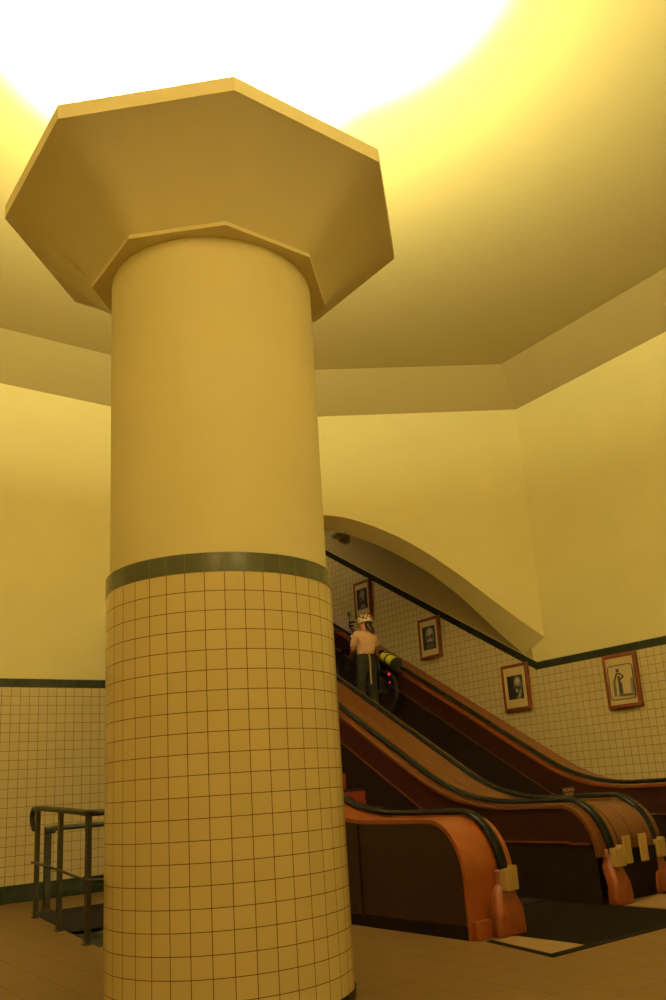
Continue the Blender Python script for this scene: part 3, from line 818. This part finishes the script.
# roll bag on the rack
bg = thing('roll_bag', 'lime yellow and black roll bag strapped to the bicycle rack', 'bag', tuple(bp(-.1, .42)))
mb = MB(); n = 20
def bag_pt(a, ang, r): return bp(a+.05, .575, 0)+(bx*cos(ang)*1.15+bz*sin(ang))*r
prf = [(-.20, .05), (-.195, .08), (-.175, .090), (-.10, .095), (.04, .095), (.15, .09), (.17, .075), (.175, .05)]
rows = [[bag_pt(a, 2*PI*k/n, r) for k in range(n)] for a, r in prf]
mb.grid(rows, 0, closed=True); mb.cap(rows[0], 0, True); mb.cap(rows[-1], 0)
bo = obj('bag_body', mb, ['yellow'], bg); bo['label'] = 'lime yellow body'
for a0, a1 in ((-.21, -.165), (-.02, .012)):
    mb = MB(); rows = [[bag_pt(a, 2*PI*k/n, r) for k in range(n)] for a, r in ((a0, .095), (a0, .101), (a1, .101), (a1, .095))]
    mb.grid(rows, 0, closed=True, smooth=False)
    if a0 < -.2: mb.cap(rows[0], 0)
    obj('strap' if a0 > -.2 else 'end_cap', mb, ['bagblack'], bg, weld=False)['label'] = 'black strap' if a0 > -.2 else 'black end of the bag'

# ------------------------------------------------------------------ lights
def area(name, loc, size, power, col, rot=(0, 0, 0), spread=180):
    l = bpy.data.lights.new(name, 'AREA'); l.shape = 'DISK'; l.size = size; l.energy = power; l.color = col; l.spread = math.radians(spread)
    o = bpy.data.objects.new(name, l); COL.objects.link(o); o.location = loc; o.rotation_euler = rot; return o
def uplight(x, y, power, colr, label):
    z = 5.24
    t = thing('uplight', label, 'lamp', (x, y, z), 'uplights on the capital')
    mb = MB(); n = 20; rows = []
    for r, dz in ((.10, 0), (.12, .02), (.20, .10), (.24, .16), (.225, .16), (.19, .105), (.05, .06)):
        rows.append([(x+r*cos(2*PI*k/n), y+r*sin(2*PI*k/n), z+dz) for k in range(n)])
    mb.grid(rows, 0, closed=True); mb.cap(rows[0], 0, True); mb.cap(rows[-1], 0); obj('reflector_bowl', mb, ['lampmetal'], t)
    area('uplight_lamp', (x, y, z+.17), .40, power*1.9, (1.0, colr[1]*.6+.4, colr[2]+.50), (PI, 0, 0), 72)
    area('uplight_diffuse_lamp', (x, y, z+.175), .40, power*.50, colr, (PI, 0, 0), 176)
WARM = (1.0, .77, .34)
PW = 520
uplight(CX+.75, CY-.45, PW*2.9, (1.0, .95, .40), 'bowl uplight on the capital, on the side toward the right wall')
uplight(CX-.75, CY+.30, PW*.65, (1.0, .42, .14), 'bowl uplight on the capital, on the side away from the escalators')
uplight(CX+.25, CY+.85, PW*2.9, (1.0, .91, .36), 'bowl uplight on the capital, on the side toward the arch')
for (x, y, lb) in ((1.2, -2.35, 'added fill uplight, unseen, on the wall opposite the arch'), (-1.6, -1.75, 'added fill uplight, unseen, on the slanting wall opposite the escalators')):  # unseen bowls added behind the camera as fill to brighten column and walls
    z = 4.6
    t = thing('fill_uplight', lb, 'lamp', (x, y, z), 'added fill uplights on the rear walls')
    mb = MB(); n = 20; rows = []
    for r, dz in ((.06, -.08), (.12, -.04), (.20, .06), (.24, .14), (.225, .14), (.19, .085), (.05, .04)):
        rows.append([(x+r*cos(2*PI*k/n), y+r*sin(2*PI*k/n), z+dz) for k in range(n)])
    mb.grid(rows, 0, closed=True); mb.cap(rows[0], 0, True); mb.cap(rows[-1], 0); obj('reflector_bowl', mb, ['lampmetal'], t)
    wx, wy = (x, -2.69) if x > 0 else (x-.17, y-.17)
    mb = MB(); mb.tube([(x, y, z-.06), (wx, wy, z-.06)], .025, 8); mb.tube([(wx+(x-wx)*.06, wy+(y-wy)*.06, z-.06), (wx, wy, z-.06)], .07, 14); obj('bracket', mb, ['lampmetal'], t, weld=False)
    area('fill_uplight_lamp', (x, y, z+.15), .40, PW*.95, (1.0, .84, .46) if x > 0 else (1.0, .67, .28), (PI, 0, 0))
# lamps higher up the shaft
for y in (17.5,):
    z = 3.02+TANB*(y-9.62)+RISE
    t = thing('ceiling_lamp', 'lit bowl lamp on the crown of the vault high up the shaft', 'lamp', (XC, y, z-.2))
    mb = MB(); mb.sphere((XC, y, z-.16), (.3, .3, .14), 0, 20, 10); obj('glass_bowl', mb, ['uplens'], t)
    mb = MB(); mb.tube([(XC, y, z-.14), (XC, y, z+.02)], .32, 20); obj('rim', mb, ['lampmetal'], t)
    l = bpy.data.lights.new('shaft_lamp', 'POINT'); l.energy = 430; l.color = (1, .75, .33); l.shadow_soft_size = .2
    o = bpy.data.objects.new('shaft_lamp', l); COL.objects.link(o); o.location = (XC, y, z-.55)

w = bpy.data.worlds.new('world'); sc.world = w; w.use_nodes = True
w.node_tree.nodes['Background'].inputs['Color'].default_value = (.02, .014, .005, 1); w.node_tree.nodes['Background'].inputs['Strength'].default_value = 1.0

# ------------------------------------------------------------------ camera
F_PX, PCX, PCY = 851.395, 362.711, 564.848
yaw, pitch, roll = .6565069743843878, .2534268163792539, -.07046773424970082
cy_, sy_ = cos(yaw), sin(yaw)
Fv = Vector((sy_*cos(pitch), cy_*cos(pitch), sin(pitch))); Rt = Vector((cy_, -sy_, 0)); Up = Rt.cross(Fv)
r_ = Rt*cos(roll)+Up*sin(roll); u_ = -Rt*sin(roll)+Up*cos(roll)
cam = bpy.data.cameras.new('camera'); co = bpy.data.objects.new('camera', cam); COL.objects.link(co)
co.matrix_world = Matrix(((r_.x, u_.x, -Fv.x, 0), (r_.y, u_.y, -Fv.y, 0), (r_.z, u_.z, -Fv.z, 1.2), (0, 0, 0, 1)))
cam.sensor_width = 36; cam.sensor_fit = 'AUTO'; cam.lens = 36*F_PX/1000
cam.shift_x = -(PCX-333)/1000; cam.shift_y = (PCY-500)/1000
cam.clip_start = .05; cam.clip_end = 200
sc.camera = co
sc.view_settings.view_transform = 'Standard'; sc.view_settings.look = 'None'; sc.view_settings.gamma = 1; sc.view_settings.exposure = -0.76
sc.view_settings.use_curve_mapping = False
try:
    sc.cycles.use_denoising = True
    sc.cycles.max_bounces = 14; sc.cycles.diffuse_bounces = 10; sc.cycles.sample_clamp_indirect = 6
except Exception: pass
